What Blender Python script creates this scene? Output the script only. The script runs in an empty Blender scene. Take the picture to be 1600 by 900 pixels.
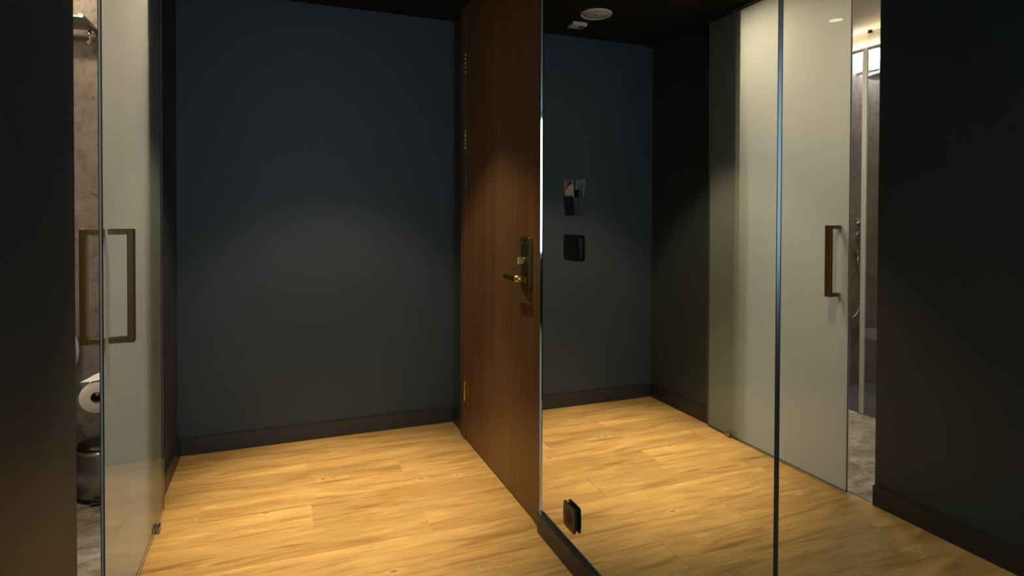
import bpy, bmesh, math, random
from mathutils import Vector, Matrix
random.seed(7)
PI = math.pi
scene = bpy.context.scene
C = scene.collection

# ------------------------------------------------------------------ camera
cam_d = bpy.data.cameras.new('camera')
cam = bpy.data.objects.new('camera', cam_d)
C.objects.link(cam)
RIGHT = Vector((0.930496, -0.366288, 0.003161))
UP = Vector((0.002319, 0.014520, 0.999892))
FWD = Vector((0.366294, 0.930388, -0.014360))
mw = Matrix.Identity(4)
for i in range(3):
    mw[i][0] = RIGHT[i]; mw[i][1] = UP[i]; mw[i][2] = -FWD[i]
mw[0][3], mw[1][3], mw[2][3] = 0.45714, -3.34050, 1.2
cam.matrix_world = mw
cam_d.sensor_fit = 'HORIZONTAL'
cam_d.sensor_width = 36.0
cam_d.lens = 933.38 * 36.0 / 1600.0
cam_d.shift_x = 0.0003
cam_d.shift_y = -(450.0 - 348.8) / 1600.0
cam_d.clip_start = 0.02
scene.camera = cam

# ------------------------------------------------------------------ world, daylight, exposure
world = bpy.data.worlds.new('overcast_sky')
scene.world = world
world.use_nodes = True
bg = world.node_tree.nodes['Background']
bg.inputs['Color'].default_value = (0.55, 0.72, 1.0, 1)
bg.inputs['Strength'].default_value = 0.6

WIN_Y = -5.60          # the unseen wall with the added window, behind the camera
day = bpy.data.lights.new('added_window_daylight', 'AREA')  # area lamp standing in for daylight through the invented window
day.shape = 'RECTANGLE'; day.size = 1.10; day.size_y = 1.45
day.energy = 32.0
day.color = (0.58, 0.88, 1.0)
day_o = bpy.data.objects.new('added_window_daylight', day)
day_o.location = (0.70, WIN_Y + 0.03, 1.52)
day_o.rotation_euler = (PI / 2, 0, 0)          # -Z of the light towards +Y
C.objects.link(day_o)

vs = scene.view_settings
vs.view_transform = 'Standard'
vs.look = 'None'
vs.exposure = 0.0
vs.gamma = 1.0
vs.use_curve_mapping = False
scene.cycles.use_denoising = True

# ------------------------------------------------------------------ materials
def new_mat(name):
    m = bpy.data.materials.new(name); m.use_nodes = True
    nt = m.node_tree
    return m, nt, nt.nodes['Principled BSDF']

def ramp(nt, src, stops):
    r = nt.nodes.new('ShaderNodeValToRGB')
    el = r.color_ramp.elements
    while len(el) < len(stops): el.new(0.5)
    for e, (p, c) in zip(el, stops):
        e.position = p; e.color = (*c, 1) if len(c) == 3 else c
    nt.links.new(src, r.inputs[0])
    return r.outputs[0]

def plain(name, col, rough=0.5, metal=0.0, var=0.06, scale=9.0, bump=0.0, bump_scale=120.0, spec=0.5):
    m, nt, b = new_mat(name)
    geo = nt.nodes.new('ShaderNodeNewGeometry')
    n = nt.nodes.new('ShaderNodeTexNoise')
    n.inputs['Scale'].default_value = scale; n.inputs['Detail'].default_value = 4
    nt.links.new(geo.outputs['Position'], n.inputs['Vector'])
    lo = tuple(c * (1 - var) for c in col); hi = tuple(min(1, c * (1 + var)) for c in col)
    nt.links.new(ramp(nt, n.outputs['Fac'], [(0.3, lo), (0.7, hi)]), b.inputs['Base Color'])
    b.inputs['Roughness'].default_value = rough
    b.inputs['Metallic'].default_value = metal
    b.inputs['Specular IOR Level'].default_value = spec
    if bump:
        n2 = nt.nodes.new('ShaderNodeTexNoise'); n2.inputs['Scale'].default_value = bump_scale
        nt.links.new(geo.outputs['Position'], n2.inputs['Vector'])
        bp = nt.nodes.new('ShaderNodeBump'); bp.inputs['Strength'].default_value = bump; bp.inputs['Distance'].default_value = 0.002
        nt.links.new(n2.outputs['Fac'], bp.inputs['Height']); nt.links.new(bp.outputs[0], b.inputs['Normal'])
    return m

def mapped(nt, scale, rand=None):
    geo = nt.nodes.new('ShaderNodeNewGeometry')
    mp = nt.nodes.new('ShaderNodeMapping'); mp.inputs['Scale'].default_value = scale
    nt.links.new(geo.outputs['Position'], mp.inputs['Vector'])
    if rand is not None:
        cmb = nt.nodes.new('ShaderNodeVectorMath'); cmb.operation = 'SCALE'
        one = nt.nodes.new('ShaderNodeCombineXYZ')
        for k in range(3): one.inputs[k].default_value = (37.0, 11.0, 5.0)[k]
        nt.links.new(one.outputs[0], cmb.inputs[0]); nt.links.new(rand, cmb.inputs['Scale'])
        nt.links.new(cmb.outputs[0], mp.inputs['Location'])
    return mp.outputs[0]

def mixrgb(nt, fac, a, b, mode='MIX'):
    n = nt.nodes.new('ShaderNodeMix'); n.data_type = 'RGBA'; n.blend_type = mode
    for sock, v in ((n.inputs[0], fac), (n.inputs[6], a), (n.inputs[7], b)):
        if hasattr(v, 'links') or isinstance(v, bpy.types.NodeSocket): nt.links.new(v, sock)
        elif isinstance(v, tuple): sock.default_value = (*v, 1)
        else: sock.default_value = v
    return n.outputs[2]

def oak_floor():
    m, nt, b = new_mat('honey_oak_planks')
    info = nt.nodes.new('ShaderNodeObjectInfo')
    rnd = info.outputs['Random']
    n1 = nt.nodes.new('ShaderNodeTexNoise'); n1.inputs['Scale'].default_value = 1.0; n1.inputs['Detail'].default_value = 6; n1.inputs['Distortion'].default_value = 1.1
    nt.links.new(mapped(nt, (2.3, 14.0, 1.0), rnd), n1.inputs['Vector'])
    n2 = nt.nodes.new('ShaderNodeTexNoise'); n2.inputs['Scale'].default_value = 1.0; n2.inputs['Detail'].default_value = 8; n2.inputs['Roughness'].default_value = 0.7
    nt.links.new(mapped(nt, (9.0, 160.0, 1.0), rnd), n2.inputs['Vector'])
    base = ramp(nt, n1.outputs['Fac'], [(0.24, (0.32, 0.190, 0.070)), (0.42, (0.46, 0.292, 0.113)), (0.56, (0.535, 0.350, 0.138)), (0.74, (0.63, 0.425, 0.176))])
    fine = ramp(nt, n2.outputs['Fac'], [(0.30, (0.55, 0.51, 0.47)), (0.60, (1.0, 1.0, 1.0))])
    c = mixrgb(nt, 0.55, base, fine, 'MULTIPLY')
    n3 = nt.nodes.new('ShaderNodeTexNoise'); n3.inputs['Scale'].default_value = 1.0; n3.inputs['Detail'].default_value = 5; n3.inputs['Distortion'].default_value = 0.8
    nt.links.new(mapped(nt, (2.6, 34.0, 1.0), rnd), n3.inputs['Vector'])
    streak = ramp(nt, n3.outputs['Fac'], [(0.30, (0.60, 0.54, 0.47)), (0.46, (0.97, 0.96, 0.95)), (0.66, (1.0, 1.0, 1.0)), (0.74, (1.10, 1.09, 1.07))])
    c = mixrgb(nt, 0.8, c, streak, 'MULTIPLY')
    # knots: a dark heart with a pale swirl around it
    v = nt.nodes.new('ShaderNodeTexVoronoi'); v.inputs['Scale'].default_value = 1.0; v.inputs['Randomness'].default_value = 1.0
    nt.links.new(mapped(nt, (4.2, 9.0, 1.0), rnd), v.inputs['Vector'])
    nk = nt.nodes.new('ShaderNodeTexNoise'); nk.inputs['Scale'].default_value = 80.0; nk.inputs['Detail'].default_value = 4
    geo = nt.nodes.new('ShaderNodeNewGeometry'); nt.links.new(geo.outputs['Position'], nk.inputs['Vector'])
    ad = nt.nodes.new('ShaderNodeMath'); ad.operation = 'MULTIPLY_ADD'; ad.inputs[1].default_value = 0.22
    nt.links.new(nk.outputs['Fac'], ad.inputs[0]); nt.links.new(v.outputs['Distance'], ad.inputs[2])
    kn = ramp(nt, ad.outputs[0], [(0.135, (1, 1, 1)), (0.180, (0, 0, 0))])
    halo = ramp(nt, ad.outputs[0], [(0.15, (0, 0, 0)), (0.20, (1, 1, 1)), (0.29, (0, 0, 0))])
    hm = nt.nodes.new('ShaderNodeMath'); hm.operation = 'MULTIPLY'; hm.inputs[1].default_value = 0.45
    nt.links.new(halo, hm.inputs[0])
    c = mixrgb(nt, hm.outputs[0], c, (0.66, 0.47, 0.25))
    km = nt.nodes.new('ShaderNodeMath'); km.operation = 'MULTIPLY'; km.inputs[1].default_value = 0.75
    nt.links.new(kn, km.inputs[0])
    c = mixrgb(nt, km.outputs[0], c, (0.20, 0.115, 0.05))
    tone = ramp(nt, rnd, [(0.0, (0.84, 0.82, 0.80)), (1.0, (1.06, 1.05, 1.04))])
    c = mixrgb(nt, 1.0, c, tone, 'MULTIPLY')
    nt.links.new(c, b.inputs['Base Color'])
    b.inputs['Roughness'].default_value = 0.50
    b.inputs['Specular IOR Level'].default_value = 0.22
    bp = nt.nodes.new('ShaderNodeBump'); bp.inputs['Strength'].default_value = 0.12; bp.inputs['Distance'].default_value = 0.001
    nt.links.new(n2.outputs['Fac'], bp.inputs['Height']); nt.links.new(bp.outputs[0], b.inputs['Normal'])
    return m

def walnut():
    m, nt, b = new_mat('walnut_veneer')
    n1 = nt.nodes.new('ShaderNodeTexNoise'); n1.inputs['Scale'].default_value = 1.0; n1.inputs['Detail'].default_value = 4
    nt.links.new(mapped(nt, (30.0, 30.0, 0.5)), n1.inputs['Vector'])
    n2 = nt.nodes.new('ShaderNodeTexNoise'); n2.inputs['Scale'].default_value = 1.0; n2.inputs['Detail'].default_value = 6; n2.inputs['Roughness'].default_value = 0.65
    nt.links.new(mapped(nt, (190.0, 190.0, 2.2)), n2.inputs['Vector'])
    base = ramp(nt, n1.outputs['Fac'], [(0.30, (0.115, 0.056, 0.0235)), (0.70, (0.175, 0.090, 0.038))])
    fine = ramp(nt, n2.outputs['Fac'], [(0.32, (0.60, 0.57, 0.55)), (0.64, (1.0, 1.0, 1.0))])
    nt.links.new(mixrgb(nt, 0.75, base, fine, 'MULTIPLY'), b.inputs['Base Color'])
    b.inputs['Roughness'].default_value = 0.42
    b.inputs['Specular IOR Level'].default_value = 0.35
    return m

def stone(name, dark, light, scale, streak=(1, 1, 1), rough=0.5, pits=True):
    m, nt, b = new_mat(name)
    n1 = nt.nodes.new('ShaderNodeTexNoise'); n1.inputs['Scale'].default_value = scale; n1.inputs['Detail'].default_value = 9; n1.inputs['Roughness'].default_value = 0.68; n1.inputs['Distortion'].default_value = 0.7
    nt.links.new(mapped(nt, streak), n1.inputs['Vector'])
    n2 = nt.nodes.new('ShaderNodeTexNoise'); n2.inputs['Scale'].default_value = scale * 7; n2.inputs['Detail'].default_value = 6; n2.inputs['Roughness'].default_value = 0.75
    nt.links.new(mapped(nt, streak), n2.inputs['Vector'])
    c = ramp(nt, n1.outputs['Fac'], [(0.33, dark), (0.66, light)])
    if pits:
        p = ramp(nt, n2.outputs['Fac'], [(0.34, (0.42, 0.40, 0.38)), (0.50, (1, 1, 1))])
        c = mixrgb(nt, 0.85, c, p, 'MULTIPLY')
    nt.links.new(c, b.inputs['Base Color'])
    b.inputs['Roughness'].default_value = rough
    bp = nt.nodes.new('ShaderNodeBump'); bp.inputs['Strength'].default_value = 0.2; bp.inputs['Distance'].default_value = 0.002
    nt.links.new(n2.outputs['Fac'], bp.inputs['Height']); nt.links.new(bp.outputs[0], b.inputs['Normal'])
    return m

def clear_glass(name, tint, ior=1.5, rough=0.0):
    m = bpy.data.materials.new(name); m.use_nodes = True
    nt = m.node_tree; nt.nodes.clear()
    out = nt.nodes.new('ShaderNodeOutputMaterial')
    mix = nt.nodes.new('ShaderNodeMixShader')
    fr = nt.nodes.new('ShaderNodeFresnel'); fr.inputs['IOR'].default_value = ior
    tr = nt.nodes.new('ShaderNodeBsdfTransparent'); tr.inputs['Color'].default_value = (*tint, 1)
    gl = nt.nodes.new('ShaderNodeBsdfGlossy'); gl.inputs['Roughness'].default_value = rough
    # same reflectance from both sides of the sheet
    geo = nt.nodes.new('ShaderNodeNewGeometry')
    inv = nt.nodes.new('ShaderNodeMath'); inv.operation = 'MULTIPLY_ADD'
    inv.inputs[1].default_value = (1.0 / ior - ior); inv.inputs[2].default_value = ior
    nt.links.new(geo.outputs['Backfacing'], inv.inputs[0])
    nt.links.new(inv.outputs[0], fr.inputs['IOR'])
    nt.links.new(fr.outputs[0], mix.inputs[0])
    nt.links.new(tr.outputs[0], mix.inputs[1]); nt.links.new(gl.outputs[0], mix.inputs[2])
    nt.links.new(mix.outputs[0], out.inputs['Surface'])
    return m

def frosted(name, col):
    m = bpy.data.materials.new(name); m.use_nodes = True
    nt = m.node_tree; nt.nodes.clear()
    out = nt.nodes.new('ShaderNodeOutputMaterial')
    mix = nt.nodes.new('ShaderNodeMixShader'); mix.inputs[0].default_value = 0.42
    geo = nt.nodes.new('ShaderNodeNewGeometry')
    n = nt.nodes.new('ShaderNodeTexNoise'); n.inputs['Scale'].default_value = 3.0
    nt.links.new(geo.outputs['Position'], n.inputs['Vector'])
    c = ramp(nt, n.outputs['Fac'], [(0.3, tuple(x * 0.985 for x in col)), (0.7, col)])
    tl = nt.nodes.new('ShaderNodeBsdfTranslucent'); df = nt.nodes.new('ShaderNodeBsdfDiffuse')
    nt.links.new(c, tl.inputs['Color']); df.inputs['Color'].default_value = (0.50, 0.58, 0.60, 1)
    nt.links.new(tl.outputs[0], mix.inputs[1]); nt.links.new(df.outputs[0], mix.inputs[2])
    nt.links.new(mix.outputs[0], out.inputs['Surface'])
    return m

def emitter(name, col, strength):
    m = bpy.data.materials.new(name); m.use_nodes = True
    nt = m.node_tree; nt.nodes.clear()
    out = nt.nodes.new('ShaderNodeOutputMaterial'); e = nt.nodes.new('ShaderNodeEmission')
    e.inputs['Color'].default_value = (*col, 1); e.inputs['Strength'].default_value = strength
    nt.links.new(e.outputs[0], out.inputs['Surface'])
    return m

def mirror_mat(name, col, rough=0.0):
    m, nt, b = new_mat(name)
    b.inputs['Base Color'].default_value = (*col, 1)
    b.inputs['Metallic'].default_value = 1.0
    b.inputs['Roughness'].default_value = rough
    return m

M = dict(
    wall=plain('charcoal_blue_paint', (0.037, 0.049, 0.060), 0.55, var=0.05, scale=3.0, bump=0.05, bump_scale=260, spec=0.4),
    base=plain('charcoal_satin_lacquer', (0.026, 0.028, 0.030), 0.36, var=0.05, spec=0.45),
    ceil=plain('black_ceiling_paint', (0.016, 0.016, 0.0155), 0.75, var=0.05, spec=0.2),
    oak=oak_floor(), walnut=walnut(),
    joint=plain('plank_joint_glint', (0.62, 0.46, 0.24), 0.7),  # pale colour paints in the light caught by the plank bevels
    sub=plain('screed', (0.30, 0.24, 0.17), 0.9),
    brass=plain('antique_brass', (0.30, 0.195, 0.070), 0.34, 1.0, 0.10, 60),
    bronze=plain('brushed_bronze', (0.170, 0.088, 0.022), 0.42, 0.6, 0.10, 60),
    gold=plain('polished_brass', (0.66, 0.46, 0.18), 0.34, 1.0, 0.05, 60),
    chrome=plain('polished_chrome', (0.62, 0.62, 0.62), 0.10, 1.0, 0.02),
    steel=plain('brushed_steel', (0.34, 0.33, 0.32), 0.30, 1.0, 0.05),
    black=plain('black_plastic', (0.0070, 0.0068, 0.0062), 0.35, spec=0.35),
    black_lit=plain('lit_black_plastic', (0.024, 0.021, 0.017), 0.42, spec=0.4),  # black plastic lightened and warmed, lamplight on the socket put into the colour
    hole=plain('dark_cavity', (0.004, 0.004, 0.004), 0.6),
    mirror=mirror_mat('silvered_mirror', (0.87, 0.90, 0.88)),
    edge=mirror_mat('polished_mirror_edge', (0.80, 0.88, 0.92), 0.04),
    edge_dim=mirror_mat('dimmed_mirror_edge', (0.070, 0.078, 0.080), 0.24),  # tint darkened to tone down the reflected daylight at the seam
    seam=plain('dark_mirror_seam', (0.02, 0.02, 0.02), 0.5),
    gfront=clear_glass('green_tinted_glass', (0.965, 0.985, 0.955)),
    gedge=plain('green_glass_edge', (0.30, 0.29, 0.26), 0.5, 0.0, 0.04, spec=0.1),
    gdark=plain('dark_glass_arris', (0.008, 0.012, 0.010), 0.5, spec=0.1),
    frost=frosted('frosted_glass_back', (0.845, 0.855, 0.81)),
    gclear=clear_glass('clear_shower_glass', (0.93, 0.95, 0.95)),
    swall=stone('taupe_stone_wall', (0.18, 0.145, 0.118), (0.34, 0.285, 0.240), 3.2, rough=0.55),
    sfloor=stone('mottled_stone_floor', (0.15, 0.120, 0.09), (0.62, 0.52, 0.40), 6.0, (0.8, 1.6, 1), rough=0.4),
    shfloor=stone('wet_shaded_shower_floor', (0.05, 0.048, 0.045), (0.12, 0.115, 0.11), 5.0, rough=0.35),  # darkened for the wet look and the shade inside the shower
    cream=plain('cream_ceiling_paint', (0.86, 0.79, 0.69), 0.8, var=0.02),
    white=plain('white_ceramic', (0.72, 0.70, 0.66), 0.15, var=0.02),
    paper=plain('white_tissue_paper', (0.80, 0.77, 0.71), 0.95, var=0.03, scale=40, bump=0.3, bump_scale=300),
    card=plain('brown_cardboard', (0.16, 0.11, 0.07), 0.9),
    wplastic=plain('white_plastic', (0.62, 0.64, 0.63), 0.45, var=0.02),
    grille=plain('white_speaker_grille', (0.56, 0.58, 0.56), 0.6, var=0.03),
    red=plain('dark_red_lens', (0.05, 0.008, 0.005), 0.15),
    print_w=plain('leaflet_paper_white', (0.55, 0.50, 0.46), 0.6),
    print_o=plain('leaflet_print_orange', (0.35, 0.15, 0.04), 0.6),
    print_b=plain('leaflet_print_blue', (0.03, 0.13, 0.22), 0.6),
    print_d=plain('leaflet_print_dark', (0.03, 0.025, 0.03), 0.6),
    lens=emitter('lit_lamp_lens', (1.0, 0.80, 0.52), 22.0),
    ledm=emitter('lit_led_strip', (0.92, 0.97, 1.0), 6.0),
    hose=plain('shower_hose_metal', (0.60, 0.60, 0.58), 0.25, 1.0),
    wframe=plain('dark_window_frame', (0.03, 0.03, 0.03), 0.5),
)

# ------------------------------------------------------------------ mesh helpers (world coordinates in, object origin at its base)
ORI = {}
def box(bm, x0, x1, y0, y1, z0, z1, mi=0):
    x0, x1 = min(x0, x1), max(x0, x1); y0, y1 = min(y0, y1), max(y0, y1); z0, z1 = min(z0, z1), max(z0, z1)
    v = [bm.verts.new(p) for p in ((x0, y0, z0), (x1, y0, z0), (x1, y1, z0), (x0, y1, z0), (x0, y0, z1), (x1, y0, z1), (x1, y1, z1), (x0, y1, z1))]
    fs = [bm.faces.new([v[i] for i in f]) for f in ((0, 3, 2, 1), (4, 5, 6, 7), (0, 1, 5, 4), (1, 2, 6, 5), (2, 3, 7, 6), (3, 0, 4, 7))]
    for f in fs: f.material_index = mi
    return fs

def bev(bm, w, seg=1):
    bmesh.ops.bevel(bm, geom=list(bm.edges), offset=w, segments=seg, affect='EDGES', profile=0.5)

def bbox(w, *a, seg=1):
    bm = bmesh.new(); box(bm, *a)
    if w: bev(bm, w, seg)
    return bm

def boxes(*lst):
    bm = bmesh.new()
    for a in lst: box(bm, *a)
    return bm

def frame_of(d):
    d = Vector(d).normalized()
    a = Vector((0, 0, 1)) if abs(d.z) < 0.9 else Vector((1, 0, 0))
    u = d.cross(a).normalized(); v = d.cross(u).normalized()
    return u, v

def tube(bm, pts, r, seg=16, caps=True):
    pts = [Vector(p) for p in pts]
    rs = r if isinstance(r, (list, tuple)) else [r] * len(pts)
    rings = []
    u, v = frame_of(pts[1] - pts[0])
    for i, p in enumerate(pts):
        d = (pts[min(i + 1, len(pts) - 1)] - pts[max(i - 1, 0)]).normalized()
        u = (u - d * u.dot(d)).normalized(); v = d.cross(u).normalized()
        rings.append([bm.verts.new(p + (u * math.cos(2 * PI * k / seg) + v * math.sin(2 * PI * k / seg)) * rs[i]) for k in range(seg)])
    for a, b in zip(rings, rings[1:]):
        for k in range(seg):
            f = bm.faces.new((a[k], a[(k + 1) % seg], b[(k + 1) % seg], b[k])); f.smooth = True
    if caps:
        bm.faces.new(list(reversed(rings[0]))); bm.faces.new(rings[-1])
    return bm

def lathe(bm, cx, cy, prof, seg=32, smooth=True):
    rings = []
    for r, z in prof:
        if r < 1e-6: rings.append([bm.verts.new((cx, cy, z))])
        else: rings.append([bm.verts.new((cx + r * math.cos(2 * PI * k / seg), cy + r * math.sin(2 * PI * k / seg), z)) for k in range(seg)])
    for a, b in zip(rings, rings[1:]):
        for k in range(seg):
            k2 = (k + 1) % seg
            if len(a) == 1 and len(b) == 1: continue
            if len(a) == 1: f = bm.faces.new((a[0], b[k2], b[k]))
            elif len(b) == 1: f = bm.faces.new((a[k], a[k2], b[0]))
            else: f = bm.faces.new((a[k], a[k2], b[k2], b[k]))
            f.smooth = smooth
    return bm

def prism(bm, pts2, fn, a, b):
    """extrude a 2-D outline; fn(p, t) -> 3-D point, t = a or b"""
    A = [bm.verts.new(fn(p, a)) for p in pts2]; B = [bm.verts.new(fn(p, b)) for p in pts2]
    n = len(pts2)
    for i in range(n): bm.faces.new((A[i], A[(i + 1) % n], B[(i + 1) % n], B[i]))
    bm.faces.new(list(reversed(A))); bm.faces.new(B)
    bmesh.ops.recalc_face_normals(bm, faces=list(bm.faces))
    return bm

def obj(name, bm, mats, parent=None, origin=None):
    bmesh.ops.recalc_face_normals(bm, faces=list(bm.faces))
    me = bpy.data.meshes.new(name)
    if parent is not None: o0 = ORI[parent.name]
    elif origin is not None: o0 = Vector(origin)
    else:
        xs = [v.co.x for v in bm.verts]; ys = [v.co.y for v in bm.verts]; zs = [v.co.z for v in bm.verts]
        o0 = Vector(((min(xs) + max(xs)) / 2, (min(ys) + max(ys)) / 2, min(zs)))
    for v in bm.verts: v.co -= o0
    bm.to_mesh(me); bm.free()
    for m in (mats if isinstance(mats, (list, tuple)) else [mats]): me.materials.append(M[m])
    o = bpy.data.objects.new(name, me); C.objects.link(o)
    if parent is not None: o.parent = parent
    else: o.location = o0
    ORI[o.name] = o0.copy()
    return o

def tag(o, label, cat=None, kind=None, group=None):
    o['label'] = label
    if cat: o['category'] = cat
    if kind: o['kind'] = kind
    if group: o['group'] = group
    return o

def thing(name, loc, label, cat, kind=None, group=None):
    o = bpy.data.objects.new(name, None); C.objects.link(o)
    o.empty_display_size = 0.1
    o.location = loc; ORI[o.name] = Vector(loc)
    return tag(o, label, cat, kind, group)

def struct(name, bm, m, label, cat): return tag(obj(name, bm, m), label, cat, 'structure')

# ------------------------------------------------------------------ dimensions
H = 2.3115; W = 1.417; WT = 0.10
OP0, OP1 = -0.835, -1.598            # far and near edge of the bathroom doorway
OPH = 2.288
DX = 1.392                           # face of the wooden door
MX = 1.3852                          # face of the mirrors
BB = 0.0847; BT = 0.014              # baseboard height, thickness
BY = -0.22                           # bathroom end wall
BXF = -2.25; BYN = -3.30             # bathroom far side and near end

# ------------------------------------------------------------------ shell of the hall
struct('wall_back', boxes((-WT, W + 0.14, 0.0, 0.12, -0.05, H + 0.2)), 'wall', 'dark blue-charcoal painted end wall of the entrance hall', 'wall')
struct('wall_left', boxes((-WT, 0, OP0, 0.0, -0.05, H + 0.1), (-WT, 0, WIN_Y, OP1, -0.05, H + 0.1), (-WT, 0, OP1, OP0, OPH, H + 0.1)), 'wall',
       'dark charcoal side wall holding the bathroom doorway', 'wall')
struct('wall_right', boxes((W, W + 0.14, -0.225, 0.0, -0.05, H + 0.1), (W, W + 0.14, WIN_Y, -1.289, -0.05, H + 0.1), (W, W + 0.14, -1.289, -0.225, 2.303, H + 0.1),
                           (W + 0.09, W + 0.14, -1.289, -0.225, -0.05, 2.303)), 'wall', 'dark charcoal side wall behind the wooden door and mirrors', 'wall')
struct('ceiling', boxes((0, W, WIN_Y, 0.0, H, H + 0.1)), 'ceil', 'flat black painted hall ceiling', 'ceiling')
WX0, WX1, WZ0, WZ1 = 0.13, 1.27, 0.78, 2.26
struct('wall_front', boxes((-WT, WX0, WIN_Y - 0.12, WIN_Y, -0.05, H + 0.1), (WX1, W + 0.14, WIN_Y - 0.12, WIN_Y, -0.05, H + 0.1),
                           (WX0, WX1, WIN_Y - 0.12, WIN_Y, -0.05, WZ0), (WX0, WX1, WIN_Y - 0.12, WIN_Y, WZ1, H + 0.1)), 'wall', 'charcoal wall with an added window behind the viewer', 'wall')
win = thing('added_window', ((WX0 + WX1) / 2, WIN_Y - 0.08, WZ0), 'invented dark framed window behind the viewer, supplying the daylight', 'window', 'structure')  # unseen window, invented to supply the daylight
obj('window_frame', boxes((WX0, WX0 + 0.03, WIN_Y - 0.10, WIN_Y - 0.05, WZ0, WZ1), (WX1 - 0.03, WX1, WIN_Y - 0.10, WIN_Y - 0.05, WZ0, WZ1),
                          (WX0 + 0.03, WX1 - 0.03, WIN_Y - 0.10, WIN_Y - 0.05, WZ0, WZ0 + 0.03), (WX0 + 0.03, WX1 - 0.03, WIN_Y - 0.10, WIN_Y - 0.05, WZ1 - 0.03, WZ1)), 'wframe', win)
obj('pane', boxes((WX0 + 0.03, WX1 - 0.03, WIN_Y - 0.08, WIN_Y - 0.072, WZ0 + 0.03, WZ1 - 0.03)), 'gclear', win)

# ------------------------------------------------------------------ plank floor
PL, PW = 1.26, 0.1875
floor = struct('floor', boxes((0.0, W, WIN_Y, 0.0, -0.05, -0.0016)), 'joint', 'honey oak plank floor of the hall', 'floor')
fo = ORI[floor.name]
pm = {}
def plank(x0, x1, y0, y1):
    key = (round(x1 - x0, 4), round(y1 - y0, 4))
    g = 0.0004
    if key not in pm:
        bm = bmesh.new(); lx, ly = key
        box(bm, g, lx - g, g, ly - g, -0.0015, 0.0)
        es = [e for e in bm.edges if all(abs(v.co.z) < 1e-6 for v in e.verts)]
        bmesh.ops.bevel(bm, geom=es, offset=0.0007, segments=1, affect='EDGES')
        bmesh.ops.recalc_face_normals(bm, faces=list(bm.faces))
        me = bpy.data.meshes.new('plank'); bm.to_mesh(me); bm.free(); me.materials.append(M['oak'])
        pm[key] = me
    o = bpy.data.objects.new('plank', pm[key]); C.objects.link(o)
    o.parent = floor; o.location = Vector((x0, y0, 0.0)) - fo
offs = (0.168, 0.587, 1.005)
row = 0; y1 = 0.0; yb = -0.2
while y1 > WIN_Y + 0.01:
    yb = max(yb, WIN_Y)
    xs = [0.0]; s = offs[row % 3] - 2 * PL
    while s < W - 0.02:
        if s > 0.02: xs.append(s)
        s += PL
    xs.append(W)
    for a, b in zip(xs, xs[1:]): plank(a, b, yb, y1)
    y1 = yb; yb -= PW; row += 1

# ------------------------------------------------------------------ baseboards
def baseboard(name, segs, label):
    bm = bmesh.new()
    for s in segs:
        b2 = bmesh.new(); box(b2, *s)
        es = [e for e in b2.edges if all(abs(v.co.z - s[5]) < 1e-6 for v in e.verts)]
        bmesh.ops.bevel(b2, geom=es, offset=0.0025, segments=2, affect='EDGES')
        me = bpy.data.meshes.new('tmp'); b2.to_mesh(me); b2.free(); bm.from_mesh(me); bpy.data.meshes.remove(me)
    return struct(name, bm, 'base', label, 'baseboard')
baseboard('baseboard_back', [(BT, W - BT, -BT, 0, 0, BB)], 'dark satin baseboard along the hall end wall')
bl = baseboard('baseboard_left', [(0, BT, OP0, 0, 0, BB)], 'dark baseboard beside the end wall, running behind the glass door')
baseboard('baseboard_left_front', [(0, BT, WIN_Y, OP1, 0, BB)], 'dark baseboard on the near side of the bathroom doorway')
baseboard('baseboard_right', [(W - BT, W, -0.225, 0, 0, BB)], 'short dark baseboard between end wall and wooden door')
baseboard('baseboard_right_front', [(1.3715, MX, WIN_Y, -1.2905, 0, 0.0765)], 'dark baseboard below the wall mirrors')

# ------------------------------------------------------------------ wooden entrance door
d1 = thing('door_1', (DX, -0.757, 0), 'walnut veneered hinged entrance door with brass lock, in matching frame', 'door', 'structure')
leaf = obj('door_leaf', bbox(0.0015, DX, DX + 0.044, -1.2145, -0.3080, 0.006, 2.246), 'walnut', d1)
fx = 1.3885
obj('door_jamb', bbox(0.0015, fx, W + 0.088, -0.3045, -0.2255, 0.0, 2.3025), 'walnut', d1)
obj('door_jamb', bbox(0.0015, fx, W + 0.088, -1.2888, -1.2195, 0.0, 2.3025), 'walnut', d1)
obj('door_header', bbox(0.0015, fx, W + 0.088, -1.2190, -0.3045, 2.2495, 2.3025), 'walnut', d1)
obj('door_stop', boxes((DX + 0.046, W + 0.088, -1.2190, -1.17, 0, 2.2495), (DX + 0.046, W + 0.088, -0.35, -0.3045, 0, 2.2495), (DX + 0.046, W + 0.088, -1.17, -0.35, 2.20, 2.2495)), 'hole', d1)  # near-black colour stands for the shade in the gap round the leaf
for z0, z1 in ((1.944, 2.056), (1.542, 1.651), (0.206, 0.311)):
    bm = bmesh.new()
    n = 5; hh = (z1 - z0) / n
    for k in range(n): tube(bm, [(DX - 0.0055, -0.3063, z0 + k * hh + 0.0006), (DX - 0.0055, -0.3063, z0 + (k + 1) * hh - 0.0006)], 0.0052, 12)
    hg = obj('hinge', bm, 'gold', d1)
    obj('hinge_leaf', boxes((DX - 0.0005, DX + 0.0006, -0.322, -0.3088, z0, z1)), 'brass', hg)
bm = bmesh.new(); tube(bm, [(DX + 0.001, -0.764, 1.506), (DX - 0.003, -0.764, 1.506)], 0.0085, 20)
pp = obj('peephole', bm, 'brass', d1)
bm = bmesh.new(); tube(bm, [(DX - 0.0028, -0.764, 1.506), (DX - 0.0034, -0.764, 1.506)], 0.005, 16); obj('peephole_lens', bm, 'hole', pp)
obj('latch_plate', boxes((DX - 0.0004, DX + 0.004, -1.2185, -1.2163, 0.885, 1.06)), 'hole', d1)
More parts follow.
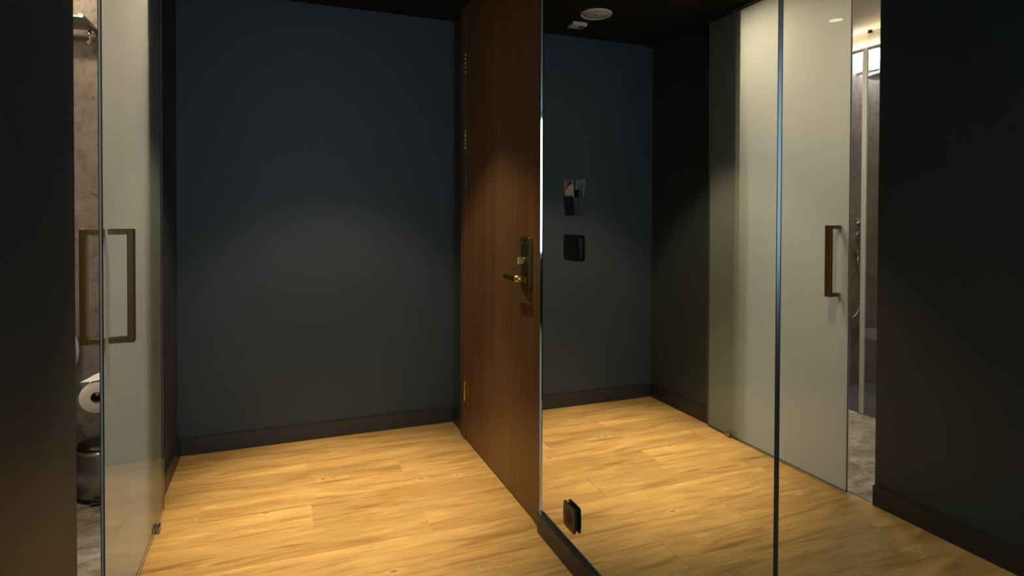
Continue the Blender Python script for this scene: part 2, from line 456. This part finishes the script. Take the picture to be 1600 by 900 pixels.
# lock: rounded plate, turn knob, lever
ly0, ly1, lz0, lz1 = -1.192, -1.106, 0.884, 1.112
pts = []
def arc(cy, cz, r, a0, a1, n=8): return [(cy + r * math.cos(a0 + (a1 - a0) * k / n), cz + r * math.sin(a0 + (a1 - a0) * k / n)) for k in range(n + 1)]
r1, r2 = 0.012, 0.034
pts += arc(ly0 + r2, lz0 + r2, r2, PI, 1.5 * PI) + arc(ly1 - r2, lz0 + r2, r2, 1.5 * PI, 2 * PI) + arc(ly1 - r1, lz1 - r1, r1, 0, PI / 2, 4) + arc(ly0 + r1, lz1 - r1, r1, PI / 2, PI, 4)
bm = bmesh.new(); prism(bm, pts, lambda p, t: (t, p[0], p[1]), DX - 0.0005, DX - 0.0155)
es = [e for e in bm.edges if all(v.co.x < DX - 0.015 for v in e.verts)]
bmesh.ops.bevel(bm, geom=es, offset=0.003, segments=2, affect='EDGES')
lp = obj('lock_plate', bm, 'brass', d1)
for yy in (-1.172, -1.126):
    bm = bmesh.new(); tube(bm, [(DX - 0.0154, yy, 1.086), (DX - 0.0172, yy, 1.086)], 0.004, 12); obj('screw', bm, 'gold', lp)
bm = bmesh.new(); tube(bm, [(DX - 0.0155, -1.150, 1.018), (DX - 0.024, -1.150, 1.018)], 0.013, 20)
kb = obj('turn_knob', bm, 'brass', lp)
lv = obj('lever_rose', tube(bmesh.new(), [(DX - 0.0155, -1.152, 0.947), (DX - 0.021, -1.152, 0.947)], 0.019, 24), 'brass', lp)
obj('lever_neck', tube(bmesh.new(), [(DX - 0.020, -1.157, 0.947), (DX - 0.064, -1.157, 0.947)], 0.0125, 20), 'gold', lp)
bm = bmesh.new(); box(bm, DX - 0.068, DX - 0.054, -1.165, -1.045, 0.936, 0.959); bev(bm, 0.005, 2); obj('lever', bm, 'brass', lp)
bm = bmesh.new(); box(bm, DX - 0.050, DX - 0.0235, -1.1545, -1.1455, 1.003, 1.033); bev(bm, 0.002, 2); obj('thumb_turn', bm, 'gold', lp)

# ------------------------------------------------------------------ wall mirrors
def mirror_panel(y0, y1, label, cedge, emat):
    t = thing('wall_mirror', (MX, (y0 + y1) / 2, 0.06), label, 'mirror')
    obj('mirror_glass', boxes((MX, W, y0, y1, 0.06, H - 0.001)), 'mirror', t)
    # edge ridge added on the door side, tilted to catch the window daylight
    ex, ey = cedge
    s = 0.0062
    pts = [(MX, y1), (MX + ex * s, y1 + ey * s), (MX + ex * s + 0.0012, y1 + ey * s + 0.0006), (MX + 0.004, y1 + ey * s + 0.0012), (MX + 0.004, y1)]
    bm = bmesh.new(); prism(bm, pts, lambda p, q: (p[0], p[1], q), 0.0775, H - 0.001)
    obj('edge_glint_strip', bm, emat, t)
    return t
m1 = mirror_panel(-2.4265, -1.2945, 'tall frameless wall mirror next to the wooden door', (-0.957, 0.289), 'edge')
m2 = mirror_panel(-3.60, -2.4355, 'tall frameless wall mirror nearest the viewer, past the dark seam', (-0.875, 0.484), 'edge_dim')
obj('dark_seam', boxes((MX - 0.0006, MX + 0.004, -2.4300, -2.4255, 0.0775, H - 0.001)), 'seam', m1)

# ------------------------------------------------------------------ sockets and holders on the mirror
def bowed(w, h, bow, n=10, r=0.006):
    """outline of a plate with gently bulging sides"""
    p = []
    for k in range(n + 1):
        t = -1 + 2 * k / n; p.append((t * (w / 2 - r), -h / 2 - bow * (1 - t * t) * 0.2))
    for k in range(n + 1):
        t = -1 + 2 * k / n; p.append((w / 2 + bow * (1 - t * t), t * (h / 2 - r)))
    for k in range(n + 1):
        t = 1 - 2 * k / n; p.append((t * (w / 2 - r), h / 2 + bow * (1 - t * t) * 0.2))
    for k in range(n + 1):
        t = 1 - 2 * k / n; p.append((-w / 2 - bow * (1 - t * t), t * (h / 2 - r)))
    return p
def plate_bm(cy, cz, w, h, x0, x1, bow, ch=0.003):
    bm = bmesh.new(); prism(bm, bowed(w, h, bow), lambda p, t: (t, cy + p[0], cz + p[1]), x0, x1)
    lim = min(x0, x1) + 1e-5
    es = [e for e in bm.edges if all(v.co.x < lim for v in e.verts)]
    bmesh.ops.bevel(bm, geom=es, offset=ch, segments=2, affect='EDGES')
    return bm
F = MX - 0.0003
so = thing('power_socket', (MX, -1.550, 0.135), 'black wall socket low on the mirror above the baseboard', 'socket')
obj('backing', boxes((MX - 0.0076, F, -1.582, -1.518, 0.148, 0.212)), 'hole', so)
pl = obj('plate', plate_bm(-1.550, 0.180, 0.082, 0.086, MX - 0.0075, MX - 0.0125, 0.003, 0.0015), 'black_lit', so)
bm = bmesh.new(); tube(bm, [(MX - 0.0122, -1.550, 0.180), (MX - 0.0136, -1.550, 0.180)], [0.0265, 0.0250], 32); rg = obj('socket_ring', bm, 'black_lit', so)
bm = bmesh.new(); tube(bm, [(MX - 0.0135, -1.550, 0.180), (MX - 0.0139, -1.550, 0.180)], 0.0215, 32); obj('socket_well_shade', bm, 'hole', so)  # flat black disc, shade of the recess put into its colour
for s in (-1, 1):
    bm = bmesh.new(); tube(bm, [(MX - 0.0138, -1.550 + s * 0.0095, 0.180), (MX - 0.0142, -1.550 + s * 0.0095, 0.180)], 0.0026, 10); obj('pin_contact', bm, 'black', so)
for s in (-1, 1): obj('earth_clip', boxes((MX - 0.0148, MX - 0.0136, -1.5525, -1.5475, 0.180 + s * 0.0185 - 0.002, 0.180 + s * 0.0185 + 0.002)), 'black', so)

sw = thing('light_switch', (MX, -1.556, 1.046), 'black switch plate on the mirror directly beneath the leaflet holder', 'switch')
obj('backing', boxes((MX - 0.0076, F, -1.604, -1.508, 1.056, 1.123)), 'hole', sw)
obj('plate', plate_bm(-1.556, 1.0895, 0.110, 0.086, MX - 0.0075, MX - 0.0120, 0.003, 0.0015), 'black', sw)
for s in (-1, 1):
    bm = bmesh.new(); box(bm, MX - 0.0140, MX - 0.0117, -1.556 + s * 0.0235 - 0.0225, -1.556 + s * 0.0235 + 0.0225, 1.0895 - 0.034, 1.0895 + 0.034); bev(bm, 0.0012); obj('rocker', bm, 'black', sw)

lh = thing('leaflet_holder', (MX, -1.553, 1.197), 'black wedge-shaped leaflet holder on the mirror above the switch', 'holder')
hy0, hy1, hz0, hz1 = -1.590, -1.517, 1.197, 1.262
obj('back_plate', boxes((MX - 0.0025, F, hy0, hy1, hz0, hz1 + 0.020)), 'black', lh)
def slab(bm, a, b, th):   # slanted front sheet, a/b = (x, z) bottom and top
    pts = [(a[0], a[1]), (b[0], b[1]), (b[0] + th, b[1]), (a[0] + th, a[1])]
    prism(bm, pts, lambda p, t: (p[0], t, p[1]), hy0, hy1)
bm = bmesh.new(); slab(bm, (MX - 0.014, hz0), (MX - 0.024, hz1), 0.002); obj('front_plate', bm, 'black', lh)
for yy in (hy0, hy1 - 0.002):
    bm = bmesh.new(); prism(bm, [(MX - 0.0025, hz0), (MX - 0.012, hz0), (MX - 0.0205, hz1 - 0.004), (MX - 0.0025, hz1 - 0.004)], lambda p, t: (p[0], t, p[1]), yy, yy + 0.002); obj('side_plate', bm, 'black', lh)
obj('bottom_plate', boxes((MX - 0.013, MX - 0.0025, hy0, hy1, hz0, hz0 + 0.002)), 'black', lh)
# printed leaflet standing in the holder
bm = bmesh.new(); nu, nv = 14, 26
zA, zB = hz0 + 0.003, 1.318
def lpt(i, j, back):
    y = hy0 + 0.006 + (hy1 - hy0 - 0.012) * i / nu; z = zA + (zB - zA) * j / nv
    x = MX - 0.0105 - (z - zA) * 0.118
    return (x + (0.0012 if back else 0), y, z)
fr = [[bm.verts.new(lpt(i, j, 0)) for j in range(nv + 1)] for i in range(nu + 1)]
bk = [[bm.verts.new(lpt(i, j, 1)) for j in range(nv + 1)] for i in range(nu + 1)]
for i in range(nu):
    for j in range(nv):
        f = bm.faces.new((fr[i][j], fr[i + 1][j], fr[i + 1][j + 1], fr[i][j + 1]))
        u, v = (i + .5) / nu, (j + .5) / nv
        a = v - (0.86 - 0.22 * u * u)
        f.material_index = 0 if a < 0 else 3 if a < 0.055 else (1 if u > 0.55 else 2)
        bm.faces.new((bk[i][j], bk[i][j + 1], bk[i + 1][j + 1], bk[i + 1][j]))
for i in range(nu): bm.faces.new((fr[i][nv], fr[i + 1][nv], bk[i + 1][nv], bk[i][nv])); bm.faces.new((fr[i][0], bk[i][0], bk[i + 1][0], fr[i + 1][0]))
for j in range(nv): bm.faces.new((fr[0][j], fr[0][j + 1], bk[0][j + 1], bk[0][j])); bm.faces.new((fr[nu][j], bk[nu][j], bk[nu][j + 1], fr[nu][j + 1]))
tag(obj('leaflet', bm, ['print_w', 'print_o', 'print_b', 'print_d']), 'printed leaflet standing in the black holder on the mirror', 'leaflet')

# ------------------------------------------------------------------ sliding frosted glass door
GX1, GX0 = 0.0338, 0.0240
GY0, GY1, GZ0, GZ1 = -1.4935, -0.5950, 0.0069, 2.291
d2 = thing('door_2', ((GX0 + GX1) / 2, (GY0 + GY1) / 2, 0), 'sliding frosted glass bathroom door with long bronze pull handle', 'door', 'structure')
bm = bmesh.new()
box(bm, GX0, GX1, GY0, GY1, GZ0, GZ1); bev(bm, 0.0024)
bmesh.ops.recalc_face_normals(bm, faces=list(bm.faces))
for f in bm.faces:
    n = f.normal
    f.material_index = 0 if n.x > 0.99 else 1 if n.x < -0.99 else 2 if max(abs(n.y), abs(n.z)) > 0.99 else 3
obj('glass_panel', bm, ['gfront', 'frost', 'gedge', 'gdark'], d2)
def pull(side):
    """square bar on two flat arms; side +1 hall, -1 bathroom"""
    x_in = GX1 if side > 0 else GX0
    xa, xb = x_in + side * 0.0003, x_in + side * (0.0605 if side > 0 else 0.0545)
    hy = (-1.4515, -1.4225); z0, z1 = 0.8480, 1.1580
    bm = bmesh.new(); box(bm, xb - side * 0.0155, xb, hy[0], hy[1], z0, z1); bev(bm, 0.002, 2)
    h = obj('pull_handle', bm, 'bronze', d2)
    for za, zb in ((z0, z0 + 0.0155), (z1 - 0.0155, z1)):
        bm = bmesh.new(); box(bm, xa, xb - side * 0.0150, hy[0] + 0.003, hy[1] - 0.003, za, zb); bev(bm, 0.001); obj('handle_arm', bm, 'bronze', h)
pull(1); pull(-1)
track = thing('sliding_track', (0.029, -0.85, H - 0.04), 'slim dark ceiling track above the sliding glass door', 'track')
obj('track_rail', bbox(0.0012, 0.0165, 0.0475, -1.72, -0.016, 2.2935, H - 0.0005), 'base', track)
obj('track_cover', bbox(0.0008, 0.0475, 0.0525, -1.72, -0.016, 2.289, H - 0.0005), 'steel', track)
gd = thing('floor_guide', (0.030, -0.775, 0), 'small metal floor guide under the sliding glass door', 'door guide')
obj('guide_block', bbox(0.001, 0.0345, 0.0465, -0.793, -0.757, 0.0, 0.024), 'steel', gd)
obj('guide_foot', bbox(0.0008, 0.016, 0.0465, -0.793, -0.757, 0.0, 0.0045), 'steel', gd)

# ------------------------------------------------------------------ ceiling fittings of the hall
cx, cy = 0.668, -0.425
sp = thing('ceiling_speaker', (cx, cy, H), 'round white ceiling speaker seen in the mirror', 'speaker')
bm = bmesh.new(); lathe(bm, cx, cy, [(0.074, H - 0.006), (0.076, H - 0.0095), (0.084, H - 0.0085), (0.088, H - 0.0005)], 40); obj('rim', bm, 'wplastic', sp)
bm = bmesh.new(); lathe(bm, cx, cy, [(0, H - 0.0085), (0.030, H - 0.0083), (0.0745, H - 0.0060), (0.0745, H - 0.0005)], 40); gr = obj('grille', bm, 'grille', sp)
bm = bmesh.new(); lathe(bm, cx, cy, [(0, H - 0.0098), (0.006, H - 0.0095), (0.006, H - 0.0083)], 16); obj('centre_badge', bm, 'hole', gr)
em = thing('emergency_light', (0.686, -0.236, H), 'small white box fitting with dark red lens on the ceiling', 'ceiling fitting')
bm = bmesh.new(); box(bm, 0.640, 0.733, -0.274, -0.198, H - 0.021, H - 0.0005); bev(bm, 0.004, 2); obj('housing', bm, 'wplastic', em)
obj('lens', bbox(0.001, 0.655, 0.676, -0.266, -0.215, H - 0.0235, H - 0.0205), 'red', em)

LX, LY = 0.711, -0.843
dl = thing('recessed_downlight', (LX, LY, H), 'round recessed warm downlight in the black hall ceiling', 'downlight')
bm = bmesh.new(); lathe(bm, LX, LY, [(0.036, H - 0.0015), (0.038, H - 0.004), (0.046, H - 0.003), (0.047, H - 0.0004)], 40); obj('trim_ring', bm, 'base', dl)
bm = bmesh.new(); lathe(bm, LX, LY, [(0, H - 0.002), (0.0355, H - 0.002), (0.0355, H - 0.0005)], 40); obj('lamp_lens', bm, 'lens', dl)
for nm, watt, ang, blend in (('downlight_beam', 365, 49, 1.0), ('downlight_spill', 58, 84, 0.40)):   # reflector core and its weaker spill
    sl = bpy.data.lights.new(nm, 'SPOT'); sl.energy = watt; sl.color = (1.0, 0.77, 0.44)
    sl.spot_size = math.radians(ang); sl.spot_blend = blend; sl.shadow_soft_size = 0.03
    so_ = bpy.data.objects.new(nm, sl); C.objects.link(so_); so_.parent = dl; so_.location = (0, 0, -0.038)

# ------------------------------------------------------------------ bathroom shell
struct('wall_bathroom_back', boxes((BXF, -WT, BY, -0.001, -0.06, 2.52)), 'swall', 'taupe stone end wall of the bathroom', 'wall')
struct('wall_bathroom_side', boxes((BXF - 0.1, BXF, BYN, 0, -0.06, 2.52)), 'swall', 'taupe stone wall along the shower', 'wall')
struct('wall_bathroom_front', boxes((BXF - 0.1, -WT, BYN - 0.1, BYN, -0.06, 2.52)), 'swall', 'taupe stone wall at the near end of the bathroom', 'wall')
struct('wall_bathroom_partition', boxes((-WT - 0.012, -WT - 0.0005, BY, OP0, 0, 2.31), (-WT - 0.012, -WT - 0.0005, OP1, BYN, 0, 2.31)), 'swall', 'stone cladding on the bathroom side of the partition', 'wall')
struct('floor_bathroom', boxes((-0.985, 0.0, BYN, BY, -0.06, -0.002)), 'sfloor', 'mottled brown stone floor of the bathroom', 'floor')
struct('floor_shower', boxes((BXF, -0.985, BYN, BY, -0.06, -0.032)), 'shfloor', 'stone shower floor behind the glass screen, wet look and shade in its colour', 'floor')
struct('ceiling_bathroom', boxes((-1.04, -WT, BYN, BY, 2.312, 2.52)), 'cream', 'cream painted bathroom ceiling', 'ceiling')
struct('ceiling_shower', boxes((BXF, -1.04, BYN, BY, 2.46, 2.52)), 'cream', 'raised cream ceiling above the shower', 'ceiling')
struct('trim_1', bbox(0.001, -1.04, -1.008, BYN, BY, 2.207, 2.312), 'cream', 'cream bulkhead above the shower opening', 'trim')
struct('trim_2', bbox(0.0006, -0.008, 0.0, OP1, OP0, -0.004, 0.0012), 'steel', 'slim metal threshold strip in the bathroom doorway', 'trim')

def warm_lamp(x, y, zc, power, label, r=0.045):
    t = thing('recessed_downlight', (x, y, zc), label, 'downlight')
    bm = bmesh.new(); lathe(bm, x, y, [(r, zc - 0.0015), (r + 0.002, zc - 0.004), (r + 0.010, zc - 0.003), (r + 0.011, zc - 0.0004)], 32); obj('trim_ring', bm, 'wplastic', t)
    bm = bmesh.new(); lathe(bm, x, y, [(0, zc - 0.002), (r - 0.0005, zc - 0.002), (r - 0.0005, zc - 0.0005)], 32); obj('lamp_lens', bm, 'lens', t)
    L = bpy.data.lights.new('lamp_light', 'AREA'); L.shape = 'DISK'; L.size = 0.10; L.energy = power; L.color = (1.0, 0.82, 0.58)
    lo = bpy.data.objects.new('lamp_light', L); C.objects.link(lo); lo.parent = t; lo.location = (0, 0, -0.02)
warm_lamp(-0.34, -0.95, 2.312, 6.3, 'warm bathroom downlight just inside the doorway')
warm_lamp(-0.60, -1.85, 2.312, 9.0, 'added warm fill downlight at the near end of the bathroom')  # unseen lamp added as ambient fill
warm_lamp(-0.42, -0.41, 2.312, 1.6, 'added warm downlight brightening the top of the stone end wall')  # lamp added to light up the wall above the rack
# LED strip that washes the shower wall, tucked behind the bulkhead
ls = thing('led_strip', (-1.62, BY - 0.05, 2.455), 'white light strip washing the shower wall from above', 'light strip')
obj('profile', bbox(0.001, -2.20, -1.06, BY - 0.075, BY - 0.025, 2.448, 2.4595), 'steel', ls)
obj('diffuser', boxes((-2.19, -1.07, BY - 0.070, BY - 0.030, 2.4455, 2.4478)), 'ledm', ls)
L = bpy.data.lights.new('strip_light', 'AREA'); L.shape = 'RECTANGLE'; L.size = 1.1; L.size_y = 0.04; L.energy = 22; L.color = (0.93, 0.97, 1.0)
lo = bpy.data.objects.new('strip_light', L); C.objects.link(lo); lo.parent = ls; lo.location = (-0.01, 0, -0.014)

added_cove = thing('led_strip', (-1.0, -1.5, 2.20), 'added warm light strip along the bulkhead to brighten the bathroom ceiling', 'light strip')  # strip added only to brighten the ceiling, no such fitting known
obj('profile', bbox(0.001, -1.0075, -0.998, -2.80, -0.26, 2.207, 2.217), 'cream', added_cove)
L = bpy.data.lights.new('strip_light', 'AREA'); L.shape = 'RECTANGLE'; L.size = 0.008; L.size_y = 2.5; L.energy = 3.6; L.color = (1.0, 0.82, 0.60)
lo = bpy.data.objects.new('strip_light', L); C.objects.link(lo); lo.parent = added_cove; lo.location = (-0.0025, -0.03, 0.019); lo.rotation_euler = (0, PI, 0)

# ------------------------------------------------------------------ bathroom fittings
# shower screen
ss = thing('shower_screen', (-0.992, -1.6, -0.002), 'clear frameless shower screen with slim chrome profile', 'shower screen')
obj('glass_pane', boxes((-0.998, -0.990, -2.30, -0.772, 0.004, 2.302)), 'gclear', ss)
obj('edge_profile', bbox(0.001, -1.000, -0.988, -0.772, -0.742, 0.0, 2.205), 'wplastic', ss)
obj('bottom_profile', bbox(0.001, -1.000, -0.9865, -2.30, -0.772, -0.002, 0.0045), 'steel', ss)
obj('top_clip', bbox(0.001, -1.004, -0.986, -0.792, -0.774, 2.294, 2.311), 'black', ss)
# mixer on the shower wall
mx = thing('shower_mixer', (-1.62, BY, 0.90), 'chrome shower mixer with two square plates on the stone wall', 'shower mixer')
for zc in (1.138, 1.062):
    p = obj('mixer_plate', bbox(0.002, -1.672, -1.592, BY - 0.012, BY - 0.0003, zc - 0.034, zc + 0.034), 'chrome', mx)
    bm = bmesh.new(); tube(bm, [(-1.632, BY - 0.012, zc), (-1.632, BY - 0.048, zc)], 0.020, 20); obj('mixer_knob', bm, 'chrome', p)
el = obj('hose_outlet', bbox(0.002, -1.605, -1.570, BY - 0.030, BY - 0.0003, 0.915, 0.950), 'chrome', mx)
hp = [(-1.590, BY - 0.022, 0.915), (-1.594, BY - 0.03, 0.86), (-1.606, BY - 0.04, 0.79), (-1.618, BY - 0.045, 0.71), (-1.616, BY - 0.045, 0.63), (-1.596, BY - 0.045, 0.55), (-1.566, BY - 0.04, 0.49), (-1.52, BY - 0.04, 0.46), (-1.47, BY - 0.04, 0.49), (-1.44, BY - 0.04, 0.58), (-1.43, BY - 0.03, 0.75), (-1.43, BY - 0.03, 1.30)]
bm = bmesh.new(); tube(bm, hp, 0.0062, 10); obj('shower_hose', bm, 'hose', mx)
bm = bmesh.new(); tube(bm, [(-1.43, BY - 0.03, 1.30), (-1.43, BY - 0.03, 1.40), (-1.43, BY - 0.07, 1.52)], [0.010, 0.012, 0.014], 14); hs = obj('hand_shower', bm, 'chrome', mx)
bm = bmesh.new(); tube(bm, [(-1.43, BY - 0.0005, 1.38), (-1.43, BY - 0.035, 1.38)], 0.011, 12); obj('holder_pin', bm, 'chrome', mx)
# rain head
rh = thing('rain_shower_head', (-1.60, BY - 0.235, 2.16), 'round chrome rain shower head on a wall arm', 'shower head')
bm = bmesh.new(); tube(bm, [(-1.60, BY - 0.0005, 2.225), (-1.60, BY - 0.20, 2.225), (-1.60, BY - 0.23, 2.217), (-1.60, BY - 0.235, 2.190)], 0.010, 14); obj('shower_arm', bm, 'chrome', rh)
bm = bmesh.new(); lathe(bm, -1.60, BY - 0.235, [(0, 2.193), (0.03, 2.191), (0.115, 2.180), (0.125, 2.173), (0.122, 2.160), (0, 2.160)], 36); obj('spray_disc', bm, 'wplastic', rh)

# toilet with raised lid, hung on the end wall
tx = -0.525
to = thing('toilet', (tx, BY, 0.10), 'white wall-hung toilet with raised lid in the bathroom', 'toilet')
def oval(cx, cy, a, bf, bb, z, n=36):
    out = []
    for k in range(n):
        t = 2 * PI * k / n; s = math.sin(t)
        out.append(Vector((cx + a * math.cos(t), cy + (bb if s > 0 else bf) * s, z)))
    return out
def loft(bm, rings, cap0=True, cap1=True):
    R = [[bm.verts.new(p) for p in r] for r in rings]; n = len(R[0])
    for a, b in zip(R, R[1:]):
        for k in range(n):
            f = bm.faces.new((a[k], a[(k + 1) % n], b[(k + 1) % n], b[k])); f.smooth = True
    if cap0: bm.faces.new(list(reversed(R[0])))
    if cap1: bm.faces.new(R[-1])
yc = BY - 0.22
bm = bmesh.new()
loft(bm, [oval(tx, yc + 0.06, 0.125, 0.16, 0.155, 0.115), oval(tx, yc + 0.03, 0.150, 0.22, 0.185, 0.19), oval(tx, yc, 0.172, 0.27, 0.217, 0.30), oval(tx, yc, 0.185, 0.30, 0.218, 0.385), oval(tx, yc, 0.186, 0.30, 0.218, 0.405),
          oval(tx, yc - 0.03, 0.140, 0.22, 0.15, 0.405), oval(tx, yc - 0.03, 0.120, 0.18, 0.13, 0.33), oval(tx, yc - 0.03, 0.06, 0.08, 0.06, 0.24)])
obj('bowl', bm, 'white', to)
def ring_up(name, y, th, zb, zt, a, hole):
    bm = bmesh.new(); n = 36
    out = [(tx + a * math.cos(2 * PI * k / n), (zb + zt) / 2 + (zt - zb) / 2 * math.sin(2 * PI * k / n)) for k in range(n)]
    prism(bm, out, lambda p, t: (p[0], t + (p[1] - zb) * 0.10, p[1]), y, y - th)
    es = [e for e in bm.edges if e.calc_length() < 0.06]
    obj(name, bm, 'white', to)
ring_up('lid', BY - 0.055, 0.016, 0.412, 0.795, 0.187, 0)
bm = bmesh.new()
n = 40
O_ = [[(tx + a * math.cos(2 * PI * k / n), 0.60 + b * math.sin(2 * PI * k / n)) for k in range(n)] for a, b in ((0.182, 0.183), (0.125, 0.120))]
V = [[bm.verts.new((p[0], y + (p[1] - 0.41) * 0.10, p[1])) for p in O_[w]] for w, y in ((0, BY - 0.075), (0, BY - 0.090), (1, BY - 0.090), (1, BY - 0.075))]
for w in range(4):
    for k in range(n): bm.faces.new((V[w][k], V[w][(k + 1) % n], V[(w + 1) % 4][(k + 1) % n], V[(w + 1) % 4][k]))
obj('seat_ring', bm, 'white', to)
for s in (-1, 1):
    bm = bmesh.new(); tube(bm, [(tx + s * 0.075, BY - 0.075, 0.405), (tx + s * 0.075, BY - 0.075, 0.425)], 0.013, 14); obj('hinge', bm, 'chrome', to)

# toilet roll on its holder, fixed to the partition
rx, ry, rz, rr = -0.194, -0.55, 0.497, 0.060
ho = thing('toilet_roll_holder', (-0.112, ry + 0.06, rz), 'chrome toilet roll holder on the bathroom partition', 'roll holder')
bm = bmesh.new(); tube(bm, [(-0.1125, ry + 0.075, rz), (-0.118, ry + 0.075, rz)], 0.022, 20); obj('wall_rose', bm, 'chrome', ho)
bm = bmesh.new(); tube(bm, [(-0.118, ry + 0.075, rz), (-0.180, ry + 0.075, rz), (-0.191, ry + 0.070, rz), (rx, ry + 0.058, rz), (rx, ry - 0.045, rz)], 0.007, 12); obj('roll_arm', bm, 'chrome', ho)
ro = thing('toilet_roll', (rx, ry, rz - rr), 'white toilet paper roll with a folded tip above the bin', 'toilet roll')
bm = bmesh.new(); n = 40
rings = []
for y, r in ((ry - 0.05, 0.0215), (ry - 0.05, rr - 0.001), (ry - 0.049, rr), (ry + 0.049, rr), (ry + 0.05, rr - 0.001), (ry + 0.05, 0.0215)):
    rings.append([bm.verts.new((rx + r * math.cos(2 * PI * k / n), y, rz - 0.013 + r * math.sin(2 * PI * k / n))) for k in range(n)])
for a, b in zip(rings, rings[1:]):
    for k in range(n): f = bm.faces.new((a[k], a[(k + 1) % n], b[(k + 1) % n], b[k])); f.smooth = True
obj('paper', bm, 'paper', ro)
bm = bmesh.new(); tube(bm, [(rx, ry - 0.0495, rz - 0.013), (rx, ry + 0.0495, rz - 0.013)], 0.0213, 24, caps=False)
tube(bm, [(rx, ry - 0.0490, rz - 0.013), (rx, ry + 0.0490, rz - 0.013)], 0.0200, 24, caps=False); obj('core', bm, 'card', ro)
bm = bmesh.new()
top = rz - 0.013 + rr
A = [(rx + 0.012, ry - 0.050), (rx + 0.012, ry + 0.052), (rx - 0.020, ry + 0.030), (rx - 0.056, ry - 0.044), (rx - 0.020, ry - 0.052)]
prism(bm, A, lambda p, t: (p[0], p[1], t + top + 0.004 + (p[0] - rx + 0.02) * 0.10 + (p[1] - ry + 0.05) * 0.12), 0.0, 0.0014)
obj('folded_tip', bm, 'paper', ro)

# pedal bin
bx, by_ = -0.237, -0.335
wb = thing('waste_bin', (bx, by_, 0), 'round steel bathroom bin with black lid under the toilet roll', 'bin')
bm = bmesh.new(); lathe(bm, bx, by_, [(0, 0.010), (0.0935, 0.010), (0.0945, 0.014), (0.0945, 0.212), (0.0925, 0.2135)], 40); obj('body', bm, 'steel', wb)
bm = bmesh.new(); lathe(bm, bx, by_, [(0, 0.0), (0.098, 0.0), (0.099, 0.004), (0.098, 0.014), (0.094, 0.016), (0, 0.016)], 40); obj('base_ring', bm, 'black', wb)
bm = bmesh.new(); lathe(bm, bx, by_, [(0, 0.240), (0.040, 0.238), (0.075, 0.231), (0.092, 0.222), (0.0965, 0.215), (0.0945, 0.2125), (0, 0.2125)], 40); obj('lid', bm, 'black', wb)
bm = bmesh.new(); lathe(bm, bx, by_, [(0.0946, 0.196), (0.0966, 0.198), (0.0966, 0.204), (0.0946, 0.206)], 40); obj('rim_band', bm, 'chrome', wb)
obj('pedal', bbox(0.003, bx - 0.02, bx + 0.02, by_ - 0.125, by_ - 0.095, 0.006, 0.014), 'black', wb)

# towel rack
tr = thing('towel_rack', (-0.5, BY, 2.0), 'chrome tube towel rack high on the bathroom end wall', 'towel rack')
for xx in (-0.277, -0.757):
    bm = bmesh.new(); tube(bm, [(xx, BY - 0.0005, 2.0), (xx, BY - 0.225, 2.0)], 0.0105, 18); sb = obj('side_bar', bm, 'steel', tr)
    bm = bmesh.new(); tube(bm, [(xx, BY - 0.225, 2.0), (xx, BY - 0.229, 2.0)], [0.0115, 0.0100], 18); obj('end_cap', bm, 'chrome', sb)
for k in range(8):
    yy = -0.2135 + 0.0255 * k
    obj('shelf_slat', bbox(0.002, -0.7465, -0.2872, BY + yy, BY + yy + 0.0205, 1.9935, 2.0005), 'steel', tr)
bm = bmesh.new(); tube(bm, [(-0.291, BY - 0.045, 1.9915), (-0.291, BY - 0.045, 1.925)], 0.0062, 12); obj('hook', bm, 'chrome', tr)
bm = bmesh.new(); tube(bm, [(-0.291, BY - 0.045, 1.926), (-0.291, BY - 0.062, 1.921), (-0.291, BY - 0.070, 1.935)], 0.0060, 12); obj('hook_tip', bm, 'chrome', tr)
